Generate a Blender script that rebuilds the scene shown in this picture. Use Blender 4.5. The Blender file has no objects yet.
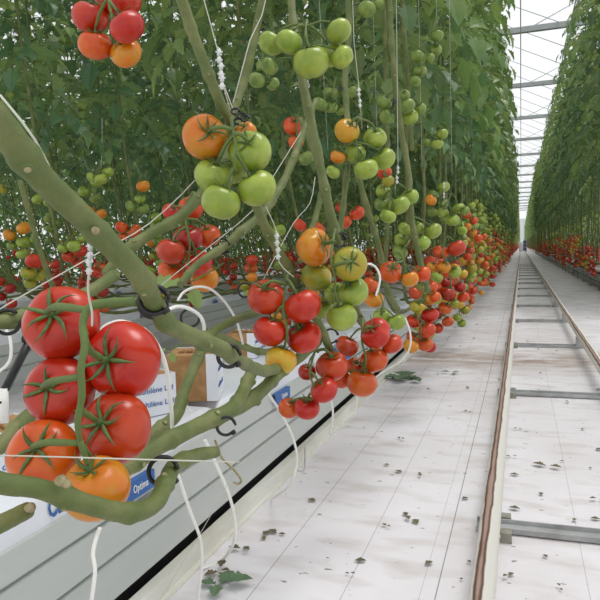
import bpy, math, random
from mathutils import Vector, Matrix
R = random.Random(7)
C = bpy.context.scene.collection
F = 628.0                      # focal length in pixels of a 600 px frame
H = 0.68                       # camera height

# ------------------------------------------------------------------ camera
d = Vector((221 / F, 55 / F, -1)).normalized()          # aisle direction (+Y) in camera space
s = 0.024
u = Vector((-s, 1, (55 - s * 221) / F)).normalized()
r_ = d.cross(u).normalized(); u = r_.cross(d).normalized()
M3 = Matrix((r_, d, u))                                  # camera vector -> world vector
CAM = Vector((0, 0, H))
cam_data = bpy.data.cameras.new('camera'); cam = bpy.data.objects.new('camera', cam_data); C.objects.link(cam)
cam.matrix_world = Matrix.Translation(CAM) @ M3.to_4x4()
cam_data.sensor_width = 36; cam_data.lens = F * 36 / 600; cam_data.clip_start = 0.02; cam_data.clip_end = 400
bpy.context.scene.camera = cam
RT = M3 @ Vector((1, 0, 0)); UP = M3 @ Vector((0, 1, 0)); FW = M3 @ Vector((0, 0, -1))
def P(px, py, dep): return CAM + M3 @ Vector(((px - 300) / F * dep, (300 - py) / F * dep, -dep))
def onz(px, py, z=0.0):
    v = P(px, py, 1) - CAM
    return CAM + v * ((z - H) / v.z)
def V(*a): return Vector(a)

# ------------------------------------------------------------------ materials
def lin(c):
    return tuple(((x / 255 / 12.92) if x / 255 <= .04045 else ((x / 255 + .055) / 1.055) ** 2.4) for x in c) + (1,)
def mat(name, col, rough=.6, col2=None, nscale=8, ndetail=4, bump=0, bscale=60, metal=0, coat=0, sss=0, rnd=0, transl=0, stretch=None, spec=.5, lo=.35, hi=.7):
    m = bpy.data.materials.new(name); m.use_nodes = True
    nt = m.node_tree; N = nt.nodes; L = nt.links
    b = N['Principled BSDF']
    b.inputs['Roughness'].default_value = rough; b.inputs['Metallic'].default_value = metal
    b.inputs['Coat Weight'].default_value = coat; b.inputs['Coat Roughness'].default_value = .15
    b.inputs['Specular IOR Level'].default_value = spec
    if sss:
        b.inputs['Subsurface Weight'].default_value = sss
        b.inputs['Subsurface Radius'].default_value = (1, .4, .2); b.inputs['Subsurface Scale'].default_value = .006
    tc = N.new('ShaderNodeTexCoord'); mp = N.new('ShaderNodeMapping'); L.new(tc.outputs['Object'], mp.inputs[0])
    if stretch: mp.inputs['Scale'].default_value = stretch
    out = None
    base = N.new('ShaderNodeRGB'); base.outputs[0].default_value = lin(col); out = base.outputs[0]
    if col2:
        n = N.new('ShaderNodeTexNoise'); n.inputs['Scale'].default_value = nscale; n.inputs['Detail'].default_value = ndetail
        L.new(mp.outputs[0], n.inputs['Vector'])
        rp = N.new('ShaderNodeMapRange'); rp.inputs[1].default_value = lo; rp.inputs[2].default_value = hi
        L.new(n.outputs['Fac'], rp.inputs[0])
        mx = N.new('ShaderNodeMix'); mx.data_type = 'RGBA'
        L.new(rp.outputs[0], mx.inputs[0]); L.new(out, mx.inputs[6]); mx.inputs[7].default_value = lin(col2)
        out = mx.outputs[2]
    if rnd:
        oi = N.new('ShaderNodeObjectInfo'); hs = N.new('ShaderNodeHueSaturation')
        a = N.new('ShaderNodeMapRange'); a.inputs[3].default_value = .5 - rnd * (.02 if 'tomato' in name else .12); a.inputs[4].default_value = .5 + rnd * .12
        L.new(oi.outputs['Random'], a.inputs[0]); L.new(a.outputs[0], hs.inputs['Hue'])
        a2 = N.new('ShaderNodeMath'); a2.operation = 'MULTIPLY'; a2.inputs[1].default_value = 7.31
        a3 = N.new('ShaderNodeMath'); a3.operation = 'FRACT'; L.new(oi.outputs['Random'], a2.inputs[0]); L.new(a2.outputs[0], a3.inputs[0])
        a4 = N.new('ShaderNodeMapRange'); a4.inputs[3].default_value = 1 - rnd; a4.inputs[4].default_value = 1 + rnd
        L.new(a3.outputs[0], a4.inputs[0]); L.new(a4.outputs[0], hs.inputs['Value'])
        L.new(out, hs.inputs['Color']); out = hs.outputs[0]
    L.new(out, b.inputs['Base Color'])
    if bump:
        n = N.new('ShaderNodeTexNoise'); n.inputs['Scale'].default_value = bscale; n.inputs['Detail'].default_value = 5
        L.new(mp.outputs[0], n.inputs['Vector'])
        bp = N.new('ShaderNodeBump'); bp.inputs['Strength'].default_value = bump; bp.inputs['Distance'].default_value = .002
        L.new(n.outputs['Fac'], bp.inputs['Height']); L.new(bp.outputs[0], b.inputs['Normal'])
    if transl:
        t = N.new('ShaderNodeBsdfTranslucent'); ms = N.new('ShaderNodeMixShader'); ms.inputs[0].default_value = transl
        hs = N.new('ShaderNodeHueSaturation'); hs.inputs['Value'].default_value = 1.5; hs.inputs['Hue'].default_value = .485; L.new(out, hs.inputs['Color'])
        L.new(hs.outputs[0], t.inputs[0]); L.new(b.outputs[0], ms.inputs[1]); L.new(t.outputs[0], ms.inputs[2])
        L.new(ms.outputs[0], N['Material Output'].inputs[0])
    return m
TC = {
 'deep': ((150, 12, 8), (164, 20, 10)), 'red': ((176, 26, 8), (188, 44, 12)), 'redor': ((192, 56, 10), (200, 80, 16)),
 'orange': ((204, 114, 16), (196, 132, 28)), 'yellow': ((202, 140, 20), (190, 156, 40)), 'yg': ((160, 142, 30), (136, 142, 42)),
 'green': ((124, 146, 46), (152, 168, 66)), 'pale': ((148, 164, 60), (128, 148, 52)), 'dgreen': ((98, 122, 46), (124, 142, 60))}
TM = {k: mat('tomato_' + k, a, .3, b, nscale=1.1, ndetail=2, coat=.12, rnd=.08, bump=.04, bscale=3, sss=.12, spec=.45, lo=.4, hi=.62) for k, (a, b) in TC.items()}
m_stem = mat('stem_green', (88, 102, 50), .6, (116, 120, 72), nscale=26, bump=.5, bscale=240, lo=.42, hi=.68)
m_stem2 = mat('stem_pale', (98, 116, 58), .65, (80, 100, 48), nscale=20, bump=.3, bscale=200)
m_scar = mat('stem_scar', (160, 152, 116), .8, (124, 110, 76), nscale=90)
m_calyx = mat('calyx_green', (74, 98, 48), .6, (98, 122, 64), nscale=6)
m_leafA = mat('leaf_green', (88, 118, 62), .36, (124, 150, 86), nscale=3, rnd=.14, transl=.32)
m_leafB = mat('leaf_dark_green', (68, 100, 62), .36, (98, 130, 80), nscale=3, rnd=.14, transl=.28)
m_leafC = mat('leaf_light_green', (116, 142, 76), .4, (148, 170, 102), nscale=3, rnd=.14, transl=.36)
m_dry = mat('fallen_leaf_green', (78, 106, 76), .7, (104, 128, 94), nscale=30)
m_dry2 = mat('fallen_leaf_dry', (84, 82, 62), .8, (116, 104, 78), nscale=30)
m_white = mat('white_plastic', (232, 232, 226), .4)
m_twine = mat('white_twine', (196, 196, 182), .8)
m_clip = mat('white_clip', (214, 216, 212), .35)
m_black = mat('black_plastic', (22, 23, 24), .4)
m_gut = mat('gutter_steel_white', (190, 194, 190), .42, (174, 180, 176), nscale=3, stretch=(1, .25, 2), bump=.05)
m_slab = mat('slab_film', (226, 230, 236), .35, (214, 219, 226), nscale=7, bump=.5, bscale=14)
m_blue = mat('blue_print', (38, 92, 160), .5)
m_rock = mat('rockwool_block', (176, 138, 92), .95, (150, 112, 70), nscale=40, bump=.5)
m_kerb = mat('kerb_white', (220, 220, 212), .6, (196, 194, 182), nscale=9, stretch=(1, .4, 1))
m_sup = mat('support_steel', (176, 178, 178), .5, (150, 150, 150), nscale=20, metal=.2)
m_dark = mat('dark_pipe', (58, 56, 56), .5, (88, 70, 60), nscale=14)
m_conc = mat('grey_concrete', (150, 148, 136), .9, (124, 122, 108), nscale=60)
m_beam = mat('roof_steel', (176, 180, 180), .5, (160, 164, 164), nscale=6)
m_bar = mat('glazing_bar', (190, 194, 196), .5)
m_crate = mat('crate_purple', (74, 66, 128), .5)
m_wall = mat('end_wall_white', (220, 224, 224), .6)

def pipe_material():
    m = bpy.data.materials.new('rusty_rail_paint'); m.use_nodes = True
    N = m.node_tree.nodes; L = m.node_tree.links; b = N['Principled BSDF']; b.inputs['Roughness'].default_value = .55
    g = N.new('ShaderNodeNewGeometry'); sp = N.new('ShaderNodeSeparateXYZ'); tc = N.new('ShaderNodeTexCoord')
    L.new(tc.outputs['Object'], sp.inputs[0])
    n = N.new('ShaderNodeTexNoise'); n.inputs['Scale'].default_value = 30; n.inputs['Detail'].default_value = 6
    mp = N.new('ShaderNodeMapping'); mp.inputs['Scale'].default_value = (1, .25, 1); L.new(tc.outputs['Object'], mp.inputs[0]); L.new(mp.outputs[0], n.inputs['Vector'])
    # the worn wheel track: a band |x - off| < w on the crown of the pipe (object x runs across the pipe)
    a = N.new('ShaderNodeMath'); a.operation = 'ADD'; a.inputs[1].default_value = .006; L.new(sp.outputs[0], a.inputs[0])
    ab = N.new('ShaderNodeMath'); ab.operation = 'ABSOLUTE'; L.new(a.outputs[0], ab.inputs[0])
    ns = N.new('ShaderNodeMath'); ns.operation = 'MULTIPLY_ADD'; ns.inputs[1].default_value = .012; ns.inputs[2].default_value = -.006
    L.new(n.outputs['Fac'], ns.inputs[0])
    ad = N.new('ShaderNodeMath'); ad.operation = 'ADD'; L.new(ab.outputs[0], ad.inputs[0]); L.new(ns.outputs[0], ad.inputs[1])
    mr = N.new('ShaderNodeMapRange'); mr.inputs[1].default_value = .008; mr.inputs[2].default_value = .0105; mr.inputs[3].default_value = 1; mr.inputs[4].default_value = 0
    L.new(ad.outputs[0], mr.inputs[0])
    up = N.new('ShaderNodeMath'); up.operation = 'GREATER_THAN'; up.inputs[1].default_value = 0; L.new(sp.outputs[2], up.inputs[0])
    ml = N.new('ShaderNodeMath'); ml.operation = 'MULTIPLY'; L.new(mr.outputs[0], ml.inputs[0]); L.new(up.outputs[0], ml.inputs[1])
    rust = N.new('ShaderNodeMix'); rust.data_type = 'RGBA'; r5 = N.new('ShaderNodeMapRange'); r5.inputs[1].default_value = .002; r5.inputs[2].default_value = .006; r5.inputs[3].default_value = 1; r5.inputs[4].default_value = 0; L.new(ad.outputs[0], r5.inputs[0]); L.new(r5.outputs[0], rust.inputs[0])
    rust.inputs[6].default_value = lin((98, 66, 52)); rust.inputs[7].default_value = lin((172, 146, 132))
    mx = N.new('ShaderNodeMix'); mx.data_type = 'RGBA'; L.new(ml.outputs[0], mx.inputs[0]); mx.inputs[6].default_value = lin((214, 212, 202)); L.new(rust.outputs[2], mx.inputs[7])
    L.new(mx.outputs[2], b.inputs['Base Color'])
    return m
m_pipe = pipe_material()

def floor_material():
    m = bpy.data.materials.new('white_ground_cover'); m.use_nodes = True
    N = m.node_tree.nodes; L = m.node_tree.links; b = N['Principled BSDF']; b.inputs['Roughness'].default_value = .7
    tc = N.new('ShaderNodeTexCoord'); sp = N.new('ShaderNodeSeparateXYZ'); L.new(tc.outputs['Object'], sp.inputs[0])
    def noise(scale, det, st, lo, hi):
        mp = N.new('ShaderNodeMapping'); mp.inputs['Scale'].default_value = st; L.new(tc.outputs['Object'], mp.inputs[0])
        n = N.new('ShaderNodeTexNoise'); n.inputs['Scale'].default_value = scale; n.inputs['Detail'].default_value = det; L.new(mp.outputs[0], n.inputs['Vector'])
        r = N.new('ShaderNodeMapRange'); r.inputs[1].default_value = lo; r.inputs[2].default_value = hi; L.new(n.outputs['Fac'], r.inputs[0]); return r.outputs[0]
    def mix(fac, a, c):
        mx = N.new('ShaderNodeMix'); mx.data_type = 'RGBA'
        L.new(fac, mx.inputs[0])
        if isinstance(a, tuple): mx.inputs[6].default_value = a
        else: L.new(a, mx.inputs[6])
        mx.inputs[7].default_value = c; return mx.outputs[2]
    def scale(fac, k):
        q = N.new('ShaderNodeMath'); q.operation = 'MULTIPLY'; q.inputs[1].default_value = k; L.new(fac, q.inputs[0]); return q.outputs[0]
    c = mix(noise(2.2, 6, (1, .6, 1), .35, .7), lin((224, 222, 226)), lin((206, 200, 202)))
    c = mix(scale(noise(9, 8, (.6, 1.6, 1), .5, .75), .6), c, lin((176, 166, 158)))
    # brown soil stain across the path
    y1 = N.new('ShaderNodeMath'); y1.operation = 'SUBTRACT'; y1.inputs[1].default_value = 3.9; L.new(sp.outputs[1], y1.inputs[0])
    y2 = N.new('ShaderNodeMath'); y2.operation = 'ABSOLUTE'; L.new(y1.outputs[0], y2.inputs[0])
    y3 = N.new('ShaderNodeMapRange'); y3.inputs[1].default_value = 0; y3.inputs[2].default_value = .5; y3.inputs[3].default_value = 1; y3.inputs[4].default_value = 0; L.new(y2.outputs[0], y3.inputs[0])
    y4 = N.new('ShaderNodeMath'); y4.operation = 'MULTIPLY'; L.new(y3.outputs[0], y4.inputs[0]); L.new(noise(5, 6, (1, 2, 1), .3, .6), y4.inputs[1])
    c = mix(y4.outputs[0], c, lin((150, 128, 114)))
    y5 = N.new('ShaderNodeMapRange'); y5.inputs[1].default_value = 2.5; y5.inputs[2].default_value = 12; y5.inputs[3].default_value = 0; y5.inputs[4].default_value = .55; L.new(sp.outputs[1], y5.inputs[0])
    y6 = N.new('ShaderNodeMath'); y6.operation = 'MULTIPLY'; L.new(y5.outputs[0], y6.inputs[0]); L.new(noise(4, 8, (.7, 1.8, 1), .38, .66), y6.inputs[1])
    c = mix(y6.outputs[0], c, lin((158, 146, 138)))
    # woven guide lines
    for x, wdt, k in ((-.505, .0022, .55), (-.33, .0018, .5), (.128, .0016, .4), (.75, .002, .4), (-.155, .0026, .7), (-.185, .0014, .4), (-1.6, .003, .5)):
        q = N.new('ShaderNodeMath'); q.operation = 'SUBTRACT'; q.inputs[1].default_value = x; L.new(sp.outputs[0], q.inputs[0])
        q2 = N.new('ShaderNodeMath'); q2.operation = 'ABSOLUTE'; L.new(q.outputs[0], q2.inputs[0])
        q3 = N.new('ShaderNodeMath'); q3.operation = 'LESS_THAN'; q3.inputs[1].default_value = wdt / 2; L.new(q2.outputs[0], q3.inputs[0])
        c = mix(scale(q3.outputs[0], k), c, lin((96, 96, 98)))
    c = mix(scale(noise(42, 3, (.7, 1.3, 1), .685, .715), .8), c, lin((104, 98, 84)))
    L.new(c, b.inputs['Base Color'])
    n = N.new('ShaderNodeTexNoise'); n.inputs['Scale'].default_value = 12; n.inputs['Detail'].default_value = 4; L.new(tc.outputs['Object'], n.inputs['Vector'])
    bp = N.new('ShaderNodeBump'); bp.inputs['Strength'].default_value = .35; bp.inputs['Distance'].default_value = .01; L.new(n.outputs['Fac'], bp.inputs['Height']); L.new(bp.outputs[0], b.inputs['Normal'])
    return m
m_floor = floor_material()
def glass_material():
    m = bpy.data.materials.new('roof_glass'); m.use_nodes = True
    N = m.node_tree.nodes; L = m.node_tree.links
    t = N.new('ShaderNodeBsdfTransparent'); t.inputs[0].default_value = (.985, .99, .99, 1)
    g = N.new('ShaderNodeBsdfGlossy'); g.inputs['Roughness'].default_value = .1
    ms = N.new('ShaderNodeMixShader'); ms.inputs[0].default_value = .03
    L.new(t.outputs[0], ms.inputs[1]); L.new(g.outputs[0], ms.inputs[2]); L.new(ms.outputs[0], N['Material Output'].inputs[0])
    return m
m_glass = glass_material()

# ------------------------------------------------------------------ mesh builder
class MB:
    def __init__(self): self.v = []; self.f = []; self.m = []; self.mats = []; self.sm = []
    def mi(self, m):
        if m not in self.mats: self.mats.append(m)
        return self.mats.index(m)
    def add(self, vs, fs, m, smooth=True, xf=None):
        o = len(self.v); k = self.mi(m)
        self.v += [tuple(xf @ Vector(q)) if xf is not None else tuple(q) for q in vs]
        self.f += [tuple(o + i for i in f) for f in fs]; self.m += [k] * len(fs); self.sm += [smooth] * len(fs)
    def box(self, a, b, m, xf=None):
        x0, y0, z0 = a; x1, y1, z1 = b
        self.add([(x0,y0,z0),(x1,y0,z0),(x1,y1,z0),(x0,y1,z0),(x0,y0,z1),(x1,y0,z1),(x1,y1,z1),(x0,y1,z1)],
                 [(0,3,2,1),(4,5,6,7),(0,1,5,4),(1,2,6,5),(2,3,7,6),(3,0,4,7)], m, False, xf)
    def tube(self, pts, rad, m, n=8, res=4, caps=True, bumps=0, rnd=None):
        pts = [Vector(p) for p in pts]
        if not isinstance(rad, (list, tuple)): rad = [rad] * len(pts)
        if res > 1 and len(pts) > 2: pts, rad = smooth_path(pts, rad, res)
        L = len(pts); o = len(self.v); k = self.mi(m)
        t0 = (pts[1] - pts[0]).normalized()
        nrm = t0.orthogonal().normalized()
        for i in range(L):
            t = (pts[min(i + 1, L - 1)] - pts[max(i - 1, 0)])
            t = t.normalized() if t.length > 1e-9 else t0
            nrm = (nrm - t * nrm.dot(t)); nrm = nrm.normalized() if nrm.length > 1e-6 else t.orthogonal().normalized()
            bi = t.cross(nrm)
            rr = rad[i]
            if bumps and rnd: rr *= 1 + bumps * rnd.uniform(-1, 1)
            for j in range(n):
                a = 2 * math.pi * j / n
                self.v.append(tuple(pts[i] + (nrm * math.cos(a) + bi * math.sin(a)) * rr))
        for i in range(L - 1):
            for j in range(n):
                a = o + i * n + j; b = o + i * n + (j + 1) % n
                self.f.append((a, b, b + n, a + n)); self.m.append(k); self.sm.append(True)
        if caps:
            self.f.append(tuple(o + j for j in reversed(range(n)))); self.f.append(tuple(o + (L - 1) * n + j for j in range(n)))
            self.m += [k, k]; self.sm += [False, False]
    def mesh(self, name):
        me = bpy.data.meshes.new(name); me.from_pydata(self.v, [], self.f)
        for m in self.mats: me.materials.append(m)
        me.polygons.foreach_set('material_index', self.m); me.polygons.foreach_set('use_smooth', self.sm); me.update()
        return me
    def obj(self, name, parent=None, origin=None):
        if origin is not None:
            o_ = Vector(origin); self.v = [tuple(Vector(q) - o_) for q in self.v]
        ob = bpy.data.objects.new(name, self.mesh(name)); C.objects.link(ob)
        if origin is not None: ob.location = origin
        if parent: ob.parent = parent
        return ob
def smooth_path(pts, rad, res):
    P2, R2 = [], []; n = len(pts)
    for i in range(n - 1):
        p0 = pts[max(i - 1, 0)]; p1 = pts[i]; p2 = pts[i + 1]; p3 = pts[min(i + 2, n - 1)]
        for k in range(res):
            t = k / res
            P2.append(.5 * ((2 * p1) + (p2 - p0) * t + (2 * p0 - 5 * p1 + 4 * p2 - p3) * t * t + (3 * p1 - p0 - 3 * p2 + p3) * t ** 3))
            R2.append(rad[i] * (1 - t) + rad[i + 1] * t)
    P2.append(pts[-1]); R2.append(rad[-1]); return P2, R2
def tag(o, label, cat, group=None, kind=None):
    o['label'] = label; o['category'] = cat
    if group: o['group'] = group
    if kind: o['kind'] = kind
    return o
def struct(o, label=None):
    o['kind'] = 'structure'
    if label: o['label'] = label
    return o
def empty(name, loc):
    o = bpy.data.objects.new(name, None); o.location = loc; o.empty_display_size = .05; C.objects.link(o); return o
def link_mesh(name, me, parent=None, loc=None, rot=None, sc=None, m=None):
    o = bpy.data.objects.new(name, me); C.objects.link(o)
    if parent: o.parent = parent
    if loc is not None: o.location = loc
    if rot is not None: o.rotation_mode = 'QUATERNION'; o.rotation_quaternion = rot
    if sc is not None: o.scale = (sc, sc, sc) if not isinstance(sc, tuple) else sc
    if m: o.material_slots[0].link = 'OBJECT'; o.material_slots[0].material = m
    return o
def copy_tree(o, parent=None):
    c = o.copy(); C.objects.link(c)
    if parent: c.parent = parent
    for ch in list(o.children): copy_tree(ch, c)
    return c

# ------------------------------------------------------------------ tomato, calyx
def tomato_mesh(name, seed, lobes, amp, nu=32, nv=20, squash=.86, beef=0):
    rr = random.Random(seed); ph = rr.uniform(0, 6); am = [rr.uniform(.5, 1.3) for _ in range(8)]
    vs = []; fs = []
    def pt(th, fi):
        w = math.sin(th)
        lob = sum(am[k] * math.cos(lobes * fi * (1 if k == 0 else 0) + ph) for k in (0,)) if lobes else 0
        lob += .35 * am[1] * math.cos(2 * fi + am[2] * 3) + .3 * am[3] * math.cos(3 * fi + am[4])
        top = .5 + .5 * math.cos(th)
        r = w * (1 + amp * lob * (.15 + .85 * top * top))
        if beef: r *= 1 - beef * math.exp(-((((fi - 1.2 + math.pi) % (2 * math.pi)) - math.pi) / .38) ** 2) * (.35 + .65 * top) - .35 * beef * math.exp(-((((fi - 4.0 + math.pi) % (2 * math.pi)) - math.pi) / .3) ** 2) * top
        z = squash * math.cos(th) * (1 + .3 * amp * lob)
        if math.cos(th) > 0: z -= .25 * math.exp(-(w / .42) ** 2)
        else: z += .05 * math.exp(-(w / .25) ** 2)
        return (r * math.cos(fi), r * math.sin(fi), z)
    vs.append(pt(0, 0))
    for i in range(1, nv):
        for j in range(nu): vs.append(pt(math.pi * i / nv, 2 * math.pi * j / nu))
    vs.append(pt(math.pi, 0))
    for j in range(nu): fs.append((0, 1 + j, 1 + (j + 1) % nu))
    for i in range(nv - 2):
        for j in range(nu):
            a = 1 + i * nu + j; b = 1 + i * nu + (j + 1) % nu; fs.append((a, a + nu, b + nu, b))
    L = len(vs) - 1; o = 1 + (nv - 2) * nu
    for j in range(nu): fs.append((L, o + (j + 1) % nu, o + j))
    mb = MB(); mb.add(vs, fs, TM['red']); return mb.mesh(name)
TOM = [tomato_mesh('tomato', i, l, a, squash=q) for i, (l, a, q) in enumerate(((5, .014, .88), (4, .016, .84), (5, .026, .84), (5, .01, .9)))]
TOMBEEF = tomato_mesh('tomato', 31, 5, .05, 48, 24, squash=.8, beef=.26)
TOMLO = tomato_mesh('tomato', 9, 5, .02, 12, 8)
def calyx_mesh(name, seed, n=6):
    rr = random.Random(seed); mb = MB()
    for k in range(n):
        a = 2 * math.pi * k / n + rr.uniform(-.2, .2); Ln = rr.uniform(.45, .92); lift = rr.uniform(.02, .5)
        side = rr.uniform(-.5, .5)
        secs = []; S = 7
        for i in range(S + 1):
            t = i / S; rad = .05 + Ln * t
            w = .066 * math.sin(math.pi * min(1, (t * .8 + .2))) * (1 - t * .35) + .004
            # rest height on the shoulder of the fruit then curl up
            rr_ = min(rad, .95); th = math.asin(rr_)
            z = .88 * math.cos(th) - .25 * math.exp(-(rr_ / .42) ** 2) + .035 + lift * t ** 2.2 + .02 * math.sin(t * 5 + k)
            ang = a + side * t * t
            c = Vector((rad * math.cos(ang), rad * math.sin(ang), z)); tn = Vector((-math.sin(ang), math.cos(ang), 0))
            secs.append((c - tn * w, c + Vector((0, 0, -.012)), c + tn * w, c + Vector((0, 0, .022))))
        vs = [p for q in secs for p in q]; fs = []
        for i in range(S):
            for j in range(4):
                fs.append((i * 4 + j, i * 4 + (j + 1) % 4, i * 4 + 4 + (j + 1) % 4, i * 4 + 4 + j))
        fs.append((S * 4, S * 4 + 1, S * 4 + 2, S * 4 + 3))
        mb.add(vs, fs, m_calyx)
    mb.tube([(0, 0, .6), (.01, 0, .76), (.02, .01, .92)], [.1, .085, .06], m_calyx, 8, 2)
    return mb.mesh(name)
CAL = [calyx_mesh('calyx', 40 + i, n) for i, n in enumerate((6, 5, 6, 7))]
CN = {'deep': 'deep red tomato', 'red': 'red tomato', 'redor': 'orange-red tomato', 'orange': 'orange tomato', 'yellow': 'yellow-orange tomato', 'yg': 'yellow-green tomato', 'green': 'green tomato', 'pale': 'pale green tomato', 'dgreen': 'dark green tomato'}

def put_tomato(parent, org, c, rad, axis, col, hi=True, mesh=None):
    q = axis.to_track_quat('Z', 'Y') @ Vector((0, 0, 1)).rotation_difference(Vector((0, 0, 1)))
    from mathutils import Quaternion
    q = axis.to_track_quat('Z', 'Y') @ Quaternion((0, 0, 1), R.uniform(0, 6.28))
    if mesh:                                                # turn the deep groove of a lobed fruit outward
        g = q.inverted() @ (-FW + RT * .7 + UP * .5)
        q = q @ Quaternion((0, 0, 1), math.atan2(g.y, g.x) - 1.2)
    me = mesh or (R.choice(TOM) if hi else TOMLO)
    t = link_mesh('tomato', me, parent, c - org, q, rad, TM[col]); t['label'] = CN[col]
    link_mesh('calyx', R.choice(CAL), t)
    return t
def hand_truss(items, D, attach, label, group=None, spread=.02, peduncle_r=.0032, rachis=None, beef=()):
    """items back-to-front: (px, py, r_px, colour[, calyx_px, calyx_py])"""
    T = []
    for it in items:
        T.append([it, D + R.uniform(-spread, spread)])
    for _ in range(60):                                   # push overlapping fruit apart in depth
        for i in range(len(T)):
            for j in range(i + 1, len(T)):
                a, da = T[i][0], T[i][1]; b, db = T[j][0], T[j][1]
                pa = P(a[0], a[1], da); pb = P(b[0], b[1], db); ra = a[2] * da / F; rb = b[2] * db / F
                if (pa - pb).length < (ra + rb) * .93: T[i][1] += .003; T[j][1] -= .003
    ax, ay, ad = attach; A = P(ax, ay, ad)
    e = empty('tomato_truss', A); tag(e, label, 'tomatoes', group)
    cs = [(P(t[0][0], t[0][1], t[1]), t[0][2] * t[1] / F, t[0]) for t in T]
    cen = sum((c for c, _, _ in cs), Vector()) / len(cs)
    top = max(c.z for c, _, _ in cs); bot = min(c.z for c, _, _ in cs)
    nr = min(t[1] for t in T)
    if rachis: rp = [P(*q) for q in rachis]
    else:
        mx = sum(t[0][0] for t in T) / len(T)
        k = min(t[1] for t in T) ; y0 = min(t[0][1] for t in T); y1 = max(t[0][1] for t in T)
        rp = [A, (A + P(mx, y0 - 4, k)) / 2 + UP * .012, P(mx - 2, y0 + (y1 - y0) * .15, k - .004), P(mx + 2, y0 + (y1 - y0) * .5, k - .014), P(mx, y0 + (y1 - y0) * .8, k)]
    mb = MB(); o = A
    n = len(rp); rads = [peduncle_r * (1 - .45 * i / (n - 1)) for i in range(n)]
    rp2, rr2 = smooth_path(rp, rads, 6)
    mb.tube([p - o for p in rp2], rr2, m_stem2, 8, 1, bumps=.1, rnd=R)
    lo = len(rp2) // 4
    for k, (c, rad, it) in enumerate(cs):
        if len(it) > 5:
            dx = (it[4] - it[0]) / it[2]; dy = (it[1] - it[5]) / it[2]; dz = math.sqrt(max(.02, 1 - dx * dx - dy * dy))
            axis = (M3 @ Vector((dx, dy, dz))).normalized()
        else:
            tgt = min(rp2[lo:], key=lambda p: (p - (c + Vector((0, 0, rad * .8)))).length)
            axis = ((tgt - c).normalized() + Vector((0, 0, .9)) + Vector((R.uniform(-.2, .2), R.uniform(-.2, .2), 0))).normalized()
        put_tomato(e, A, c, rad, axis, it[3], mesh=TOMBEEF if k in beef else None)
        tip = c + axis * rad * .9
        tgt = min(rp2[lo:], key=lambda p: (p - (tip + axis * rad * .5 + Vector((0, 0, rad * .3)))).length)
        mid = (tip + axis * rad * .45) * .6 + tgt * .4
        mb.tube([tip - o, mid - o, tgt - o], [rad * .07, rad * .1, rad * .085], m_stem2, 7, 4)
    s_ = mb.obj('truss_stalk', e)
    return e

# ------------------------------------------------------------------ leaves
LEAF_OUT = [(0, 0), (.16, .02), (.20, .13), (.33, .10), (.36, .26), (.48, .22), (.55, .33), (.66, .20), (.80, .17), (1, 0)]
OUT_LO = [(0, 0), (.22, .16), (.38, .26), (.60, .24), (1, 0)]
def leaflet(mb, base, dirv, up, L, m, curl=.25, lo=False):
    dirv = dirv.normalized(); sd = dirv.cross(up).normalized(); nn = sd.cross(dirv)
    out = OUT_LO if lo else LEAF_OUT
    o = len(mb.v); k = mb.mi(m); n = len(out)
    def pos(t, w, s_): return base + dirv * (L * t) + sd * (L * w * s_) + nn * (L * (w * .35 - curl * t * t))
    for t, w in out: mb.v.append(tuple(pos(t, w, 1)))
    for t, w in out[1:-1]: mb.v.append(tuple(pos(t, w, -1)))
    if lo:
        mb.f.append(tuple(o + i for i in range(n))); mb.f.append((o,) + (o + n - 1,) + tuple(o + n + i for i in reversed(range(n - 2))))
        mb.m += [k, k]; mb.sm += [False, False]; return
    mid = len(mb.v); mb.v.append(tuple(pos(.33, 0, 0))); mb.v.append(tuple(pos(.66, 0, 0)))
    a, b = mid, mid + 1
    # right half
    mb.f += [(o, o+1, o+2, o+3, a), (a, o+3, o+4, o+5, o+6, b), (b, o+6, o+7, o+8, o+9)]
    q = lambda i: o + n + i - 1
    mb.f += [(o, a, q(3), q(2), q(1)), (a, b, q(6), q(5), q(4), q(3)), (b, o+9, q(8), q(7), q(6))]
    mb.m += [k] * 6; mb.sm += [False] * 6
def compound(mb, base, az, L, m, rr, droop=.6, lo=False, rise=.3):
    hd = Vector((math.cos(az), math.sin(az), 0)); pts = []
    for i in range(6):
        t = i / 5; pts.append(base + hd * (L * t * (1 - .15 * t)) + Vector((0, 0, L * (rise * t - (droop + rise * .6) * t * t))))
    mb.tube(pts, [.0035, .003, .0026, .0022, .002, .0012], m_stem2, 3 if lo else 4, 1, False)
    for i in (1, 2, 3, 4):
        t = (pts[i] - pts[i - 1]).normalized(); sd = t.cross(Vector((0, 0, 1))).normalized()
        for s_ in (-1, 1):
            dv = (t * rr.uniform(.2, .8) + sd * s_ + Vector((0, 0, rr.uniform(-.7, .35))))
            up = (Vector((0, 0, 1)) + t * .4 + Vector((rr.uniform(-.7, .7), rr.uniform(-.7, .7), 0))).normalized()
            leaflet(mb, pts[i], dv, up, L * rr.uniform(.26, .4) * (1.1 - .12 * abs(i - 2) if i > 1 else .6), m, rr.uniform(.1, .45), lo)
    t = (pts[5] - pts[4]).normalized()
    leaflet(mb, pts[5] - t * .01, t, (Vector((0, 0, 1)) + hd).normalized(), L * rr.uniform(.38, .48), m, .3, lo)

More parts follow.
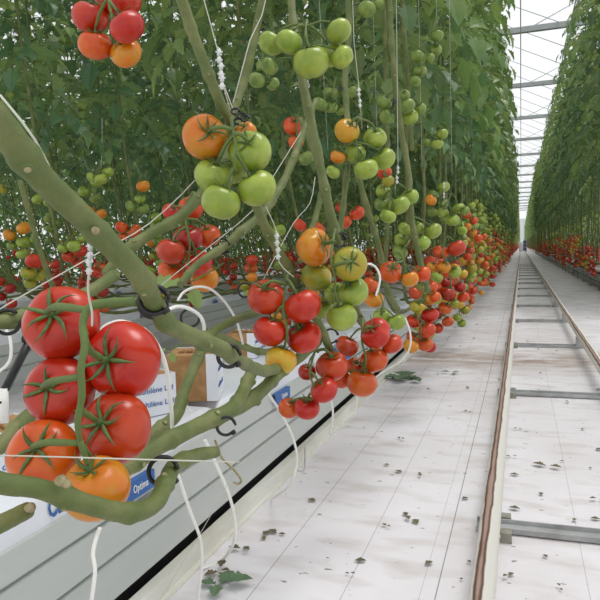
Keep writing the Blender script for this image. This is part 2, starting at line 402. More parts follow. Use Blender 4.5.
def plant_proto(seed, side):
    """a crop plant 3.4 m tall: bare stem low down, leaf crown above; origin at its foot; side = +1 leans to +x"""
    rr = random.Random(seed)
    e = empty('tomato_plant', (0, 0, 0))
    sx = .04 * side
    path = [(-.27 * side, 1.7, .3), (-.12 * side, 1.6, .35), (.02 * side, 1.1, .385), (-.03 * side, .45, .35), (-.02 * side, .2, .40), (0, 0, .56), (sx, -.14, .85), (sx * 1.3, -.26, 1.2), (sx * 1.5, -.34, 1.7), (sx * 1.5, -.38, 2.4), (sx * 1.4, -.4, 3.1), (sx, -.4, 3.72)]
    path = [V(a + rr.uniform(-.012, .012), b + rr.uniform(-.03, .03), c + rr.uniform(-.008, .008)) for a, b, c in path]
    mb = MB(); mb.tube(path, [.008, .0085, .009, .0095, .010, .0095, .009, .0085, .008, .0075, .006, .004], m_stem, 8, 4, bumps=.06, rnd=rr)
    mb.obj('stem', e)
    p2, _ = smooth_path(path, [0] * len(path), 8)
    mb = MB()
    for k in range(48):
        z = 1.24 + (3.85 - 1.24) * (k + rr.random()) / 48
        b = min(p2, key=lambda p: abs(p.z - z)); b = V(b.x, b.y, z if z < 3.8 else 3.75)
        m = (m_leafA, m_leafB, m_leafC)[0 if rr.random() < .5 else (1 if rr.random() < .62 else 2)]
        compound(mb, b, k * 2.4 + rr.uniform(-.5, .5), rr.uniform(.24, .44) * (.8 if z < 1.6 else 1), m, rr, rr.uniform(.1, .75), rise=rr.uniform(.1, .8))
    mb.obj('foliage', e)
    return e
HID = []
protos = {}
def plant(x, y, side, v, label, group, sc=1.0):
    key = (v, side)
    if key not in protos:
        protos[key] = plant_proto(100 + v * 2 + side, side); o = protos[key]
    else: o = copy_tree(protos[key])
    o.location = (x, y, 0); o.scale = (1, 1, sc); tag(o, label, 'plant', group); return o

# ------------------------------------------------------------------ setting
mb = MB(); mb.add([(-14, -3, 0), (8, -3, 0), (8, 134, 0), (-14, 134, 0)], [(0, 1, 2, 3)], m_floor, False); struct(mb.obj('floor'), 'white woven ground cover with dirt specks')
# Venlo glass roof: gutters every 3.2 m along the rows
G0 = .9; BAY = 3.2; ZG, ZR = 4.8, 5.6
xs = []
for k in range(-5, 4): xs += [(G0 + k * BAY, ZG), (G0 + k * BAY + BAY / 2, ZR)]
vs = []; fs = []
for x, z in xs: vs += [(x, -3, z), (x, 134, z)]
for i in range(len(xs) - 1): fs.append((2 * i, 2 * i + 2, 2 * i + 3, 2 * i + 1))
mb = MB(); mb.add(vs, fs, m_glass, False); struct(mb.obj('ceiling'), 'clear glass greenhouse roof')
mb = MB()
for i in range(2, 12):
    (x0, z0), (x1, z1) = xs[i], xs[i + 1]
    y = 4.0
    while y < 100:
        mb.tube([(x0, y, z0 - .02), (x1, y, z1 - .02)], .009, m_bar, 4, 1); y += 1.33 if y < 40 else 4
for i, (x, z) in enumerate(xs[:14]):
    if i % 2 == 0: mb.box((x - .02, -3, z - .06), (x + .02, 134, z - .02), m_bar)
    else: mb.box((x - .015, -3, z - .04), (x + .015, 134, z - .01), m_bar)
struct(mb.obj('trim_1'), 'thin grey glazing bars and gutters of the roof')
k = 0
for y in [4.21 + 4.32 * i for i in range(18)]:
    mb = MB(); mb.box((-12, y - .05, 4.64), (6, y + .05, 4.74), m_beam)
    for q in range(10): mb.tube([(-11 + q * 1.6, y, 4.74), (-10.2 + q * 1.6, y, 5.1 if q % 2 else 4.95)], .01, m_bar, 4, 1)
    struct(mb.obj('trim_%d' % (k + 2)), 'grey steel roof beam across the aisle'); k += 1
# cable run under the roof, x = .78
mb = MB(); mb.tube([(.8 + .012 * math.sin(i), 2 + i * 1.0, 4.5 + .02 * math.sin(i * 1.7)) for i in range(60)], .012, m_bar, 5, 2); mb.tube([(-.02, 2, 4.6), (-.02, 62, 4.6)], .01, m_bar, 5, 1)
struct(mb.obj('trim_30'), 'grey cables running along under the roof')
mb = MB(); mb.box((-14, 133, 0), (8, 133.1, 5.9), m_wall)
for q in range(14): mb.box((-13 + q * 1.5, 132.95, 0), (-12.95 + q * 1.5, 133.0, 5.9), m_bar)
struct(mb.obj('wall_back'), 'white end wall of the greenhouse')
for i, (x0, x1) in enumerate(((-.688, -.664),)):
    mb = MB(); mb.box((x0, -2, 0), (x1, 130, .038), m_kerb); mb.box((x1, -2, 0), (x1 + .012, 130, .006), m_kerb); struct(mb.obj('trim_31'), 'low white strip along the foot of the left gutter')

# ------------------------------------------------------------------ gutters (growing troughs)
def gutter(xc, hw, y0, y1, label, near=False):
    e = empty('growing_gutter', (xc, y0, 0)); tag(e, label, 'gutter')
    prof = [(hw - .012, .064), (hw, .06), (hw + .002, .13), (hw - .010, .131), (hw - .010, .137), (hw - .002, .138), (hw - .006, .199), (hw - .018, .2), (hw - .018, .206), (hw - .01, .207), (hw - .014, .252), (hw - .03, .256), (hw - .04, .236)]
    for sgn, nm in ((1, 'side_panel'), (-1, 'side_panel')):
        mb = MB(); vs = []
        pr = prof + [(a - .004, b) for a, b in reversed(prof)]
        for a, b in pr: vs += [(sgn * a, 0, b), (sgn * a, y1 - y0, b)]
        n = len(pr); fs = [(2 * i, 2 * ((i + 1) % n), 2 * ((i + 1) % n) + 1, 2 * i + 1) for i in range(n)]
        mb.add(vs, fs, m_gut, False); mb.obj(nm, e)
    mb = MB(); mb.box((-hw + .03, 0, .2), (hw - .03, y1 - y0, .236), m_gut); mb.obj('tray', e)
    mb = MB(); mb.box((-hw + .012, 0, .0), (hw - .02, y1 - y0, .062), m_black if near else m_gut); mb.obj('gap_fill', e)  # near gutter: black fill added to deepen the shade in the gap below
    return e
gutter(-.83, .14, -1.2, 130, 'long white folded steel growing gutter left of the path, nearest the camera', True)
gutter(-2.5, .14, 0, 130, 'second white growing gutter, behind the nearest left row')
gutter(-4.15, .14, 1, 130, 'third white growing gutter, far behind on the left')
gutter(1.27, .14, 6, 130, 'white growing gutter under the row at right edge')

def text_mesh(body, size, m, xs=1.0, off=0):
    cu = bpy.data.curves.new('lettering', 'FONT'); cu.body = body; cu.size = size; cu.extrude = .0004; cu.align_x = 'LEFT'; cu.resolution_u = 2; cu.offset = off
    ob = bpy.data.objects.new('lettering', cu); dg = bpy.context.evaluated_depsgraph_get()
    C.objects.link(ob); dg = bpy.context.evaluated_depsgraph_get()
    me = bpy.data.meshes.new_from_object(ob.evaluated_get(dg)); bpy.data.objects.remove(ob)
    me.materials.clear(); me.materials.append(m); me.name = 'lettering'
    for v in me.vertices: v.co.x *= xs
    return me
TXT = text_mesh('Cultilène', .05, m_blue, .56, .0009); TXT2 = text_mesh('Optima', .022, m_white, .75); TXTS = text_mesh('cultilène Ltd', .018, m_blue)
def rounded_slab(w, L, h, y0):
    mb = MB(); n = 5; pr = []
    for cx, cz, a0 in ((w/2, h, 0), (-w/2, h, 90), (-w/2, 0, 180), (w/2, 0, 270)):
        for k in range(n):
            a = math.radians(a0 + 90 * k / (n - 1)); r = .014
            pr.append((cx - math.copysign(r, cx) + r * math.cos(a), (cz - r if cz else r) + r * math.sin(a)))
    secs = [(0, .12), (.012, .75), (.04, .97), (.1, 1.0), (L * .5, 1.015), (L - .1, 1.0), (L - .04, .97), (L - .012, .75), (L, .12)]
    vs = []; N_ = len(pr)
    for y, s_ in secs:
        for i, (a, b) in enumerate(pr): vs.append((a * (.9 + .1 * s_), y, h / 2 + (b - h / 2) * s_))
    fs = [(i * N_ + j, i * N_ + (j + 1) % N_, (i + 1) * N_ + (j + 1) % N_, (i + 1) * N_ + j) for i in range(len(secs) - 1) for j in range(N_)]
    fs += [tuple(range(N_)), tuple((len(secs) - 1) * N_ + j for j in reversed(range(N_)))]
    mb.add(vs, fs, m_slab); return mb.mesh('growing_slab')
SLAB = rounded_slab(.24, .77, .072, 0)
RX90 = Matrix(((0, 0, 1), (1, 0, 0), (0, 1, 0))).to_quaternion()      # text x -> +y, text y -> +z, facing +x
def slab(x, y, label, group=None, n=0):
    o = link_mesh('growing_slab', SLAB, None, (x, y, .237)); tag(o, label, 'slab', group)
    link_mesh('lettering', TXT, o, (.1225, .18, .026), RX90)
    if n == 0:
        b = MB(); b.box((0, 0, 0), (.0012, .125, .036), m_blue); b.box((-.014, 0, .034), (.0, .125, .036), m_blue); lb = b.obj('printed_label', o); lb.location = (.1375, .335, -.022)
        link_mesh('lettering', TXT2, lb, (.0018, .05, .012), RX90)
        b = MB(); b.box((0, 0, 0), (.0010, .22, .0018), m_blue); q = b.obj('printed_line', o); q.location = (.1217, .18, .014)
    return o
# positions along y chosen so that the visible print falls where the photo has it
OR = ['nearest', 'second', 'third', 'fourth', 'fifth', 'sixth', 'seventh', 'eighth', 'ninth', 'tenth']
slab_y = [-.82 + 1.2 * i for i in range(24)]
def onx(px, X):
    v = P(px, 500, 1) - CAM; return (v * (X / v.x)).y
def onx2(px, py, X):
    v = P(px, py, 1) - CAM; return CAM.y + v.y * (X / v.x)
YT = onx2(50, 518, -.705); YL = onx2(127, 482, -.705)
SY0 = YT - .18
for i in range(36):
    y = SY0 + .785 * (i - 1)
    if i < 5: slab(-.83, y, '%s white plastic wrapped growing slab with blue print, in the left gutter' % ['nearest', 'second', 'third', 'fourth', 'fifth'][i])
    else: slab(-.83, y, 'white wrapped growing slab half hidden by fruit farther along the left gutter', 'slabs farther along the left gutter', 1)
for i in range(14): slab(-2.5, 1.2 + .8 * i, 'white wrapped growing slab in the second gutter behind the stems', 'slabs in the second gutter', 1)
for i in range(4): slab(-4.15, 3 + .8 * i, 'white wrapped growing slab in the third gutter far back', 'slabs in the third gutter', 1)

def block(x, y, rz, label, w=.1, h=.1, z=.311, bare=True):
    e = empty('rockwool_block', (x, y, z)); e.rotation_euler.z = rz; tag(e, label, 'growing block')
    mb = MB(); mb.box((-w/2, -w/2, 0), (w/2, w/2, h), m_rock)
    for q in range(4): mb.tube([(-.03 + .02 * q, -.02, h), (-.03 + .02 * q, -.01, h + .006)], .008, m_rock, 6, 1)
    mb.obj('wool_core', e)
    mb = MB(); t = .002
    mb.box((w/2, -w/2 - t, 0), (w/2 + t, w/2 + t, h + .003), m_slab); mb.box((w/2 - .025, -w/2 - t, 0), (w/2, -w/2, h + .003), m_slab); mb.box((-w/2, w/2, 0), (w/2, w/2 + t, h + .003), m_slab)
    wr = mb.obj('wrapper', e)
    tx = link_mesh('lettering', TXTS, wr, (w/2 + .0028, -.045, h * .6), RX90)
    tx2 = link_mesh('lettering', TXTS, wr, (w/2 + .0028, -.045, h * .25), RX90)
    return e
b1 = onz(196, 396, .31); block(b1.x, b1.y, .35, 'brown rockwool block with white blue-printed wrapper, on the slab behind white hoses', .125, .115)
b2 = onz(146, 412, .31); block(b2.x, b2.y, -.5, 'white wrapped block with blue print beside the big foreground tomato', .1, .09)
b3 = onz(8, 470, .31)
block(b3.x, b3.y, -.2, 'white wrapped block at the left edge beside the lowest big tomatoes', .1, .08)
b4 = onz(253, 356, .311); block(b4.x - .03, b4.y, .1, 'small white wrapped block beside the yellow-orange tomato', .1, .085)

# ------------------------------------------------------------------ pipe rails
def pipe_rail(x, z, r, y0, y1, label):
    mb = MB(); n = 20; L = y1 - y0
    vs = []; fs = []
    for yy in (0, L):
        for j in range(n): a = 2 * math.pi * (j + .5) / n; vs.append((r * math.cos(a), yy, r * math.sin(a)))
    fs = [(j, (j + 1) % n, n + (j + 1) % n, n + j) for j in range(n)] + [tuple(reversed(range(n))), tuple(range(n, 2 * n))]
    mb.add(vs, fs, m_pipe); o = mb.obj('pipe_rail'); o.location = (x, y0, z); tag(o, label, 'rail'); return o
RL, RR_, RZ = -.063, .358, .062
pipe_rail(RL, RZ, .0225, -.3, 125, 'left rusty-topped white heating pipe rail running down the aisle')
pipe_rail(RR_, RZ + .035, .0225, -.3, 125, 'right raised white pipe rail with rusty crown along the aisle')
YB = onz(540, 530, .015).y; YD = onz(550, 394, .015).y - YB
ys = [YB + YD * i for i in range(16)]
for i, y in enumerate(ys):
    e = empty('rail_support', (0, y, 0)); e.rotation_euler.z = .03
    if i < 6: tag(e, '%s flat steel cross bar holding the two aisle rails' % (['nearest', 'second', 'third', 'fourth', 'fifth', 'sixth'][i]), 'rail support')
    else: tag(e, 'thin steel cross bar far along between the two rails', 'rail support', 'far cross bars between the rails')
    big = .6 if i == 0 else .4
    mb = MB(); mb.box((RL - .035, -.026 * big, .004), (RR_ + .05, .026 * big, .016), m_sup); mb.box((RL - .035, .02 * big, .016), (RR_ + .05, .026 * big, .026), m_sup); mb.obj('cross_bar', e)
    for x, zt in ((RL, RZ), (RR_, RZ + .035)):
        mb = MB(); mb.box((x - .018, -.016, .016), (x + .018, .016, zt - .02), m_sup); mb.obj('saddle', e)
    for ya in (-.06, .03):
        mb = MB(); mb.box((RL + .02, ya, 0), (RL + .044, ya + .028, .024), m_conc); mb.obj('foot', e)
# low frame under the right row
def stand():
    e = empty('pipe_trestle', (1.06, 6, 0)); tag(e, 'low dark steel pipe frame on posts along the right row', 'frame')
    mb = MB(); mb.tube([(0, 0, .25), (0, 50, .25)], .016, m_dark, 8, 1); mb.obj('top_pipe', e)
    mb = MB(); mb.tube([(0, 0, .12), (0, 50, .12)], .008, m_dark, 8, 1); mb.obj('lower_pipe', e)
    for i in range(40):
        mb = MB(); mb.tube([(0, .3 + i * 1.2, 0), (0, .3 + i * 1.2, .25)], .011, m_sup, 6, 1); mb.box((-.03, .27 + i * 1.2, 0), (.03, .33 + i * 1.2, .008), m_sup); mb.obj('post', e)
stand()
# cart at the far end
e = empty('harvest_trolley', (.15, 56, 0)); tag(e, 'small harvest trolley with crates standing on the rails at the far end', 'trolley')
mb = MB(); mb.box((-.32, -.5, .16), (.32, .5, .2), m_sup)
for x in (-.28, .28):
    for y in (-.48, .48): mb.tube([(x, y, .2), (x, y, 1.25)], .015, m_sup, 6, 1)
mb.obj('frame', e)
for z in (.22, .5, .78): mb = MB(); mb.box((.02, -.45, z), (.3, .45, z + .26), m_crate); mb.obj('crate', e)
mb = MB(); mb.box((-.3, -.45, .22), (-.01, .45, .9), m_white); mb.obj('white_crate', e)
for x in (-.215, .215):
    for y in (-.4, .4): mb = MB(); mb.tube([(x - .02, y, .125), (x + .02, y, .125)], .045, m_black, 12, 1); mb.obj('wheel', e)

# ------------------------------------------------------------------ foreground stems
def stem(pts, label, rr=None, scars=(), name='tomato_stem', m=None, node=True):
    """pts: (px, py, width_px, depth)"""
    A = P(pts[0][0], pts[0][1], pts[0][3])
    w = [P(a, b, d_) - A for a, b, _, d_ in pts]; r = [c * .93 * d_ / F / 2 for _, _, c, d_ in pts]
    if pts[0][1] <= -28:
        dv = (w[0] - w[1]).normalized(); zt = 4.0 - A.z; up_ = []
        q = w[0].copy(); st = (w[0] - w[1]).length * 1.3
        while q.z < zt - .05:
            dv = (dv * .8 + V(0, 0, .2)).normalized(); q = q + dv * st; q.z = min(q.z, zt); up_.append(q.copy()); st = min(st * 1.35, .5)
        w = up_[::-1] + w; r = [.0075] * len(up_) + r
    p2, r2 = smooth_path(w, r, 8)
    rnd = random.Random(len(label) * 7 + int(pts[0][0]))
    r2 = list(r2); nodes = []
    if node:
        acc = 0
        for i in range(1, len(p2)):
            acc += (p2[i] - p2[i - 1]).length
            if acc > .07: nodes.append(i); acc = rnd.uniform(-.02, .01)
        for i in nodes:
            for k, f in ((-1, 1.08), (0, 1.22), (1, 1.08)):
                if 0 <= i + k < len(r2): r2[i + k] *= f
    mb = MB(); mb.tube(p2, r2, m or m_stem, 14, 1, bumps=.025, rnd=rnd)
    e_ = empty('tomato_plant', A); tag(e_, label, 'plant'); o = mb.obj('stem', e_)
    for i in nodes[::2]:
        q = p2[i]; t = (p2[min(i + 1, len(p2) - 1)] - p2[i - 1]).normalized()
        a = (-FW + UP * rnd.uniform(-.8, .9)); a = (a - t * a.dot(t)).normalized()
        b = MB(); b.tube([q + a * r2[i] * .75, q + a * r2[i] * 1.08], [r2[i] * .45, r2[i] * .28], m_stem2, 9, 1)
        b.tube([q + a * r2[i] * 1.05, q + a * r2[i] * 1.12], [r2[i] * .24, r2[i] * .18], m_scar, 8, 1); s_ = b.obj('leaf_scar', o)
    for (px, py, dd, rad) in scars:
        b = MB(); q = P(px, py, dd) - A; b.tube([q + FW * rad * .6, q - FW * rad * .5 + UP * rad * .3], [rad * .8, rad * .55], m_scar, 10, 1); s_ = b.obj('cut_scar', o); s_['label'] = 'pale dried cut scar'
    return o
stem([(-70,40,40,.30),(-25,98,38,.32),(0,125,35,.335),(40,176,30,.37),(80,215,27,.41),(115,250,25,.45),(140,276,24,.48),(153,300,21,.52),(168,324,20,.56),(196,338,19,.61),(222,349,18,.66),(240,361,13,.74),(265,371,11,.95),(283,366,9,1.24)],
     'thickest green tomato stem crossing from left edge above the big tomatoes', scars=((95, 231, .412, .0035),))
stem([(-40,470,24,.42),(0,483,24,.43),(40,489,22,.445),(90,505,22,.475),(130,513,21,.51),(155,503,20,.55),(166,482,19,.59),(176,464,17,.63),(198,455,15,.68),(216,452,12,.71)],
     'green stem below the orange tomato, bending up into a black ring', scars=((60, 482, .443, .0055), (66,485,.444,.004)))
stem([(-40,542,22,.50),(0,524,20,.53),(28,510,18,.56)], 'short cut stem stump at lower left edge, pale cut face', scars=((29, 509, .55, .006),), node=False)
stem([(96,492,17,.665),(110,478,18,.69),(128,467,19,.72),(160,445,19,.77),(200,425,18,.84),(232,409,17,.9),(243,392,14,.96),(250,376,13,1.0),(256,366,12,1.02)],
     'curved green stem lying over the gutter edge below white hoses')
stem([(225,413,14,.92),(240,407,15,.95),(258,394,15,1.0),(276,377,12,1.1),(294,362,10,1.2),(318,342,9,1.35)], 'green side stem rising toward the yellow-orange tomato')
stem([(120,462,13,.82),(156,432,15,.86),(176,415,14,.9),(184,392,12,.94),(192,372,12,.97),(204,346,11,1.02),(216,330,9,1.1),(240,318,8,1.2),(262,312,8,1.3)], 'green stem curving up in front of the brown rockwool block')
stem([(-30,470,17,.66),(0,446,17,.7),(24,420,16,.74),(50,402,15,.8),(85,385,13,.88),(120,365,11,.95)], 'green stem at left edge behind the lower left tomatoes')
stem([(-30,328,15,.72),(0,322,15,.74),(30,314,15,.78),(62,306,13,.82),(92,290,13,.86),(112,277,13,.9),(116,273,9,.9)], 'horizontal green stem through a black ring at left edge')
stem([(105,275,11,1.0),(125,252,12,1.02),(150,234,12,1.05),(177,219,12,1.08),(200,196,11,1.12),(226,160,10,1.16),(240,120,9,1.2)], 'green stem rising right above the deep red tomato cluster')
stem([(172,-30,13,.92),(182,0,12.5,.93),(192,31,12,.95),(207,70,12,.97),(219,100,11,.99),(231,122,10,1.02),(243,160,9,1.1),(256,205,10,1.14),(270,236,10,1.18),(284,261,10,1.2),(297,286,9.5,1.24),(316,318,9,1.3),(326,340,9,1.35),(334,360,8,1.45)],
     'long straight green stem from top edge down behind the green and orange cluster')
stem([(266,-30,8,1.15),(262,0,8,1.15),(257,26,8,1.16),(250,60,9,1.15),(243,84,9,1.14),(236,104,8,1.12),(228,124,7,1.1)], 'thin green stem leaning from the top edge into the black clip')
stem([(290,-30,8,1.4),(292,10,8,1.38),(297,50,9,1.34),(303,84,10,1.3),(314,136,10,1.28),(325,190,10,1.28),(337,238,9.5,1.3),(344,262,9,1.36),(352,300,8,1.45),(366,330,7,1.6)], 'green stem below the big pale green tomato, down to the orange one')
stem([(316,100,6,1.7),(303,133,7,1.62),(293,160,8,1.55),(282,184,8,1.5),(264,212,9,1.4),(243,230,10,1.34),(222,248,9,1.3),(198,264,8,1.25),(180,285,8,1.2)], 'slanting green stem through a black ring right of the deep red cluster')
stem([(346,-30,6,2),(349,30,6,1.98),(345,75,6,1.9),(346,100,6,1.88),(350,140,6,1.85),(360,182,6,1.85),(371,220,6,1.88),(379,247,6,1.92),(386,285,6,2.0),(398,310,6,2.2)], 'slim green stem behind the yellow and green cluster, ending by orange fruit')
stem([(388,-30,6,1.9),(389,0,6,1.9),(392,50,6,1.92),(396,90,6,1.95),(401,130,6,1.98),(408,170,6.5,2.0),(411,215,6.5,2.0),(419,256,6,2.05),(428,290,6,2.2)], 'upright green stem beside the two stacked green clusters')
stem([(402,-30,5,2.2),(403,20,5,2.2),(406,60,5,2.25),(409,110,5,2.3),(412,150,5,2.35)], 'thin upright green stem right of the tall pair')
stem([(350,150,5.5,1.7),(346,180,6,1.7),(342,215,6,1.7),(340,232,6,1.7)], 'short upright green stem between the two red background tomatoes')
stem([(300,118,5,1.9),(322,175,6,1.85),(316,215,6,1.8),(309,235,6,1.7),(300,262,6,1.7)], 'thin green stem behind the big orange tomato')
stem([(136,300,9,.53),(120,303,8,.545),(100,306,7,.55)], 'short side shoot from thick stem to the big red truss', node=False)
stem([(282,348,7,1.25),(262,352,7,1.3),(240,345,7,1.4),(214,334,7,1.5)], 'low thin green stem behind the yellow-orange tomato')
stem([(20,180,5,2.2),(40,250,5,2.3),(60,300,5,2.4),(92,330,5,2.6)], 'thin stem far back at left behind the thick stem')

# ------------------------------------------------------------------ foreground trusses
hand_truss([(62,323,38,'red',60,309),(60,391,35,'red',54,382),(123,360,39,'red',110,356),(44,455,36,'redor',45,438),(115,429,37,'red',104,413),(96,488,34,'orange',92,458)],
  .60, (138, 302, .53), 'largest foreground truss of six red to orange tomatoes at lower left', spread=.004, peduncle_r=.0042,
  rachis=[(138,302,.53),(118,302,.535),(92,306,.54),(83,322,.535),(85,345,.525),(81,368,.52),(82,395,.52),(78,420,.52),(80,440,.53),(90,456,.55)])
hand_truss([(108,-8,17,'red'),(121,0,20,'red'),(90,17,18,'red'),(95,45,17,'redor'),(126,53,16,'orange'),(127,27,18,'red')], 1.16, (110, -40, 1.16), 'red truss hanging from the top edge at upper left')
hand_truss([(246,132,11,'orange'),(234,170,15,'green'),(214,176,20,'green'),(205,137,23,'orange',214,134),(250,152,22,'green',247,143),(257,188,20,'pale'),(221,202,20,'pale')], 1.0,
  (231, 120, 1.0), 'truss of one orange and several green tomatoes under the black clip', rachis=[(231,118,.99),(233,130,.97),(236,145,.96),(234,160,.955),(236,172,.96)])
hand_truss([(191,208,13,'redor'),(171,212,9,'red'),(208,236,13,'redor'),(171,271,13,'redor'),(205,279,14,'orange'),(188,238,15,'deep'),(171,251,14.5,'red'),(198,263,14.5,'red')], 1.4, (196, 195, 1.3), 'deep red tomato truss left of center, above the white hoses')
hand_truss([(281,360,16,'yellow'),(304,337,18,'red'),(270,331,17,'red'),(303,306,19,'red'),(266,297,19,'red',265,284)], 1.14, (290, 272, 1.18), 'five-fruit red truss with yellow-orange tomato lowest, in the middle')
hand_truss([(322,308,11,'green'),(336,294,12,'green'),(316,277,16,'yg'),(353,292,16,'green'),(350,264,17.5,'yg',351,262),(342,317,15.5,'pale'),(314,247,20,'orange',328,243)], 1.2, (336, 232, 1.24), 'truss with big lobed orange tomato above yellow-green and green ones', beef=(6,))
hand_truss([(270,66,9,'dgreen'),(271,43,13,'green'),(289,42,14,'green'),(331,55,14,'green'),(342,57,12,'green'),(339,31,13,'pale'),(311,62,18.5,'pale')], 1.2, (306, 26, 1.3), 'green tomato truss at top center with one large pale fruit')
hand_truss([(273,84,7,'dgreen'),(257,80,9,'dgreen'),(264,66,8,'dgreen')], 1.5, (262, 50, 1.45), 'three small dark green tomatoes beside the upper leaning stem')
hand_truss([(338,157,8,'orange'),(333,172,7.5,'green'),(355,153,11,'pale'),(347,131,13,'yellow',352,124),(375,138,12,'green',374,129),(384,159,12,'pale'),(366,169,12.5,'pale')], 1.65, (360, 120, 1.6), 'yellow and green truss right of the long stem below a white clip')
hand_truss([(384,172,8,'redor'),(388,181,6.5,'yg')], 1.9, (392, 160, 1.95), 'small orange-red and yellow-green pair under the yellow truss')
hand_truss([(383,191,7.5,'green'),(382,204,8,'dgreen'),(410,197,9,'green'),(399,205,11,'pale'),(388,216,8.5,'green')], 1.95, (397, 184, 1.9), 'green truss below the string of small white clips')
hand_truss([(417,228,7,'green'),(402,240,8,'green'),(406,229,8,'green'),(422,243,9,'green'),(433,231,9,'pale'),(400,252,8,'dgreen')], 2.1, (413, 212, 2.05), 'green truss left of the green crowns, above orange fruit')
hand_truss([(423,274,8,'redor'),(410,279,9,'orange'),(391,272,12,'redor',391,266)], 1.85, (396, 252, 1.85), 'orange-red truss with one ribbed tomato right of white stem tip', beef=(2,))
hand_truss([(371,285,9,'redor'),(382,316,9,'green'),(397,322,9,'pale'),(374,299,10,'orange')], 1.8, (376, 275, 1.8), 'small orange and green truss above the large lobed red tomato')
hand_truss([(307,372,9,'deep'),(289,408,11,'redor'),(307,408,13,'red'),(332,366,16.5,'red',330,352),(324,390,14,'red')], 1.36, (318, 352, 1.38), 'lowest red truss hanging over the gutter edge in the middle')
hand_truss([(347,346,12,'red'),(341,379,10,'redor'),(355,366,9,'redor'),(392,344,11,'red'),(374,360,14.5,'redor'),(376,333,16,'red',368,325),(362,383,15.5,'redor')], 1.45, (362, 318, 1.55), 'red truss with lobed top fruit hanging lowest over the path edge', beef=(5,))
hand_truss([(412,337,6,'redor'),(414,321,8,'red'),(411,346,8,'orange'),(425,344,8,'redor'),(430,315,9,'red'),(427,330,9,'red')], 2.5, (420, 300, 2.5), 'red and orange truss beside the white hose loop at path edge')
hand_truss([(432,267,6,'orange'),(437,277,6.5,'green'),(455,272,6.5,'green'),(444,267,7,'orange'),(441,252,8,'redor'),(457,248,9.5,'red')], 2.6, (448, 238, 2.6), 'red and orange truss with bright wide top fruit near leaf wall')
hand_truss([(431,287,7,'redor'),(415,293,7,'red'),(435,297,6,'redor'),(415,307,6,'yg')], 2.5, (423, 280, 2.5), 'small red truss under the ribbed orange tomato')
hand_truss([(460,287,6,'deep'),(447,283,7,'deep'),(463,297,6,'redor'),(448,294,8,'deep'),(445,308,7,'redor'),(455,304,5,'yg')], 3.0, (453, 272, 3.0), 'dark red truss over the path edge below the wide red fruit')
hand_truss([(459,208,6,'green'),(443,213,6,'green'),(465,211,5,'dgreen'),(453,220,7,'green'),(431,200,6,'orange')], 2.9, (452, 196, 2.9), 'green truss against the leaf wall with small orange fruit')
hand_truss([(436,50,6,'dgreen'),(437,36,6.5,'dgreen')], 2.4, (437, 24, 2.4), 'pair of green tomatoes high beside upright strings')
hand_truss([(430,58,5,'dgreen'),(417,56,7,'dgreen'),(420,71,7,'dgreen'),(415,81,6,'dgreen')], 2.2, (424, 46, 2.2), 'column of dark green tomatoes high between stems')
hand_truss([(404,95,6,'dgreen'),(420,109,6.5,'dgreen'),(384,102,8.5,'dgreen'),(387,117,8,'dgreen'),(410,117,8.5,'green'),(407,106,8.5,'dgreen')], 2.1, (396, 84, 2.0), 'dark green truss around the upright stem with black clip')
hand_truss([(442,134,6,'green'),(427,142,5,'dgreen'),(437,144,6,'green')], 2.7, (438, 124, 2.7), 'three small green tomatoes low beside leaf wall')
hand_truss([(341,110,6,'dgreen'),(331,107,7,'dgreen'),(351,92,7,'dgreen'),(320,104,8,'dgreen'),(331,93,8,'dgreen')], 2.0, (336, 78, 2.0), 'dark green truss behind the stem, above the yellow tomato')
hand_truss([(378,5,7,'dgreen'),(367,9,9,'dgreen')], 1.9, (372, -12, 1.9), 'two green tomatoes cut by the top edge')
hand_truss([(293,126,10,'redor'),(296,142,8,'redor'),(306,158,8,'dgreen')], 2.1, (300, 108, 2.0), 'red and orange tomatoes behind the slanting string, center top')
hand_truss([(341,207,6,'red'),(357,213,8,'redor'),(345,222,7,'redor'),(300,225,7,'red'),(318,229,8,'redor')], 2.2, (346, 194, 2.1), 'red tomatoes behind the stem of the big orange tomato')
D2 = 3.15
hand_truss([(12,246,5,'dgreen'),(22,254,6,'green'),(10,235,7,'orange'),(24,228,7.5,'orange'),(23,242,7,'green')], D2, (18, 212, D2), 'orange-topped green truss in the second row at left edge')
hand_truss([(43,264,6,'redor'),(30,283,6,'yg'),(39,275,7,'yg'),(28,273,7.5,'yg'),(34,261,8.5,'red')], 3.0, (36, 246, 3.0), 'red truss with yellow-green fruit below, left above big tomatoes')
hand_truss([(81,239,5,'green'),(77,262,6,'red'),(69,256,7,'red'),(80,251,7.5,'red'),(63,248,5.5,'green'),(74,246,7,'green')], 3.0, (76, 228, 3.0), 'green and red truss seen below the thick stem')
hand_truss([(108,172,6,'green'),(92,177,5.5,'green'),(101,179,6.5,'green')], 3.0, (102, 160, 3.0), 'three pale green tomatoes hanging from white string above thick stem')
hand_truss([(140,199,5.5,'green'),(131,206,6,'dgreen'),(144,209,6,'dgreen'),(143,186,7,'orange')], 3.1, (142, 172, 3.1), 'orange and green truss right of the thick stem in second row')
hand_truss([(102,224,5,'dgreen'),(90,211,6,'orange'),(101,214,6,'orange')], 3.3, (96, 200, 3.3), 'dull orange pair just above the thick stem')
hand_truss([(124,236,5,'redor'),(122,227,7,'redor'),(135,231,7.5,'redor')], 3.2, (128, 216, 3.2), 'orange-red tomatoes left of the rising side stem')
hand_truss([(109,266,6,'red'),(100,267,6.5,'redor'),(94,272,6,'red')], 3.2, (102, 254, 3.2), 'red tomatoes seen under the thick stem beside white clip')
hand_truss([(37,199,5.5,'green'),(2,189,5,'yg')], 3.1, (28, 186, 3.1), 'lone green tomatoes above left part of thick stem')
hand_truss([(10,95,5,'dgreen'),(2,102,6,'dgreen')], 2.9, (6, 80, 2.9), 'two green tomatoes at left edge near the top of thick stem')
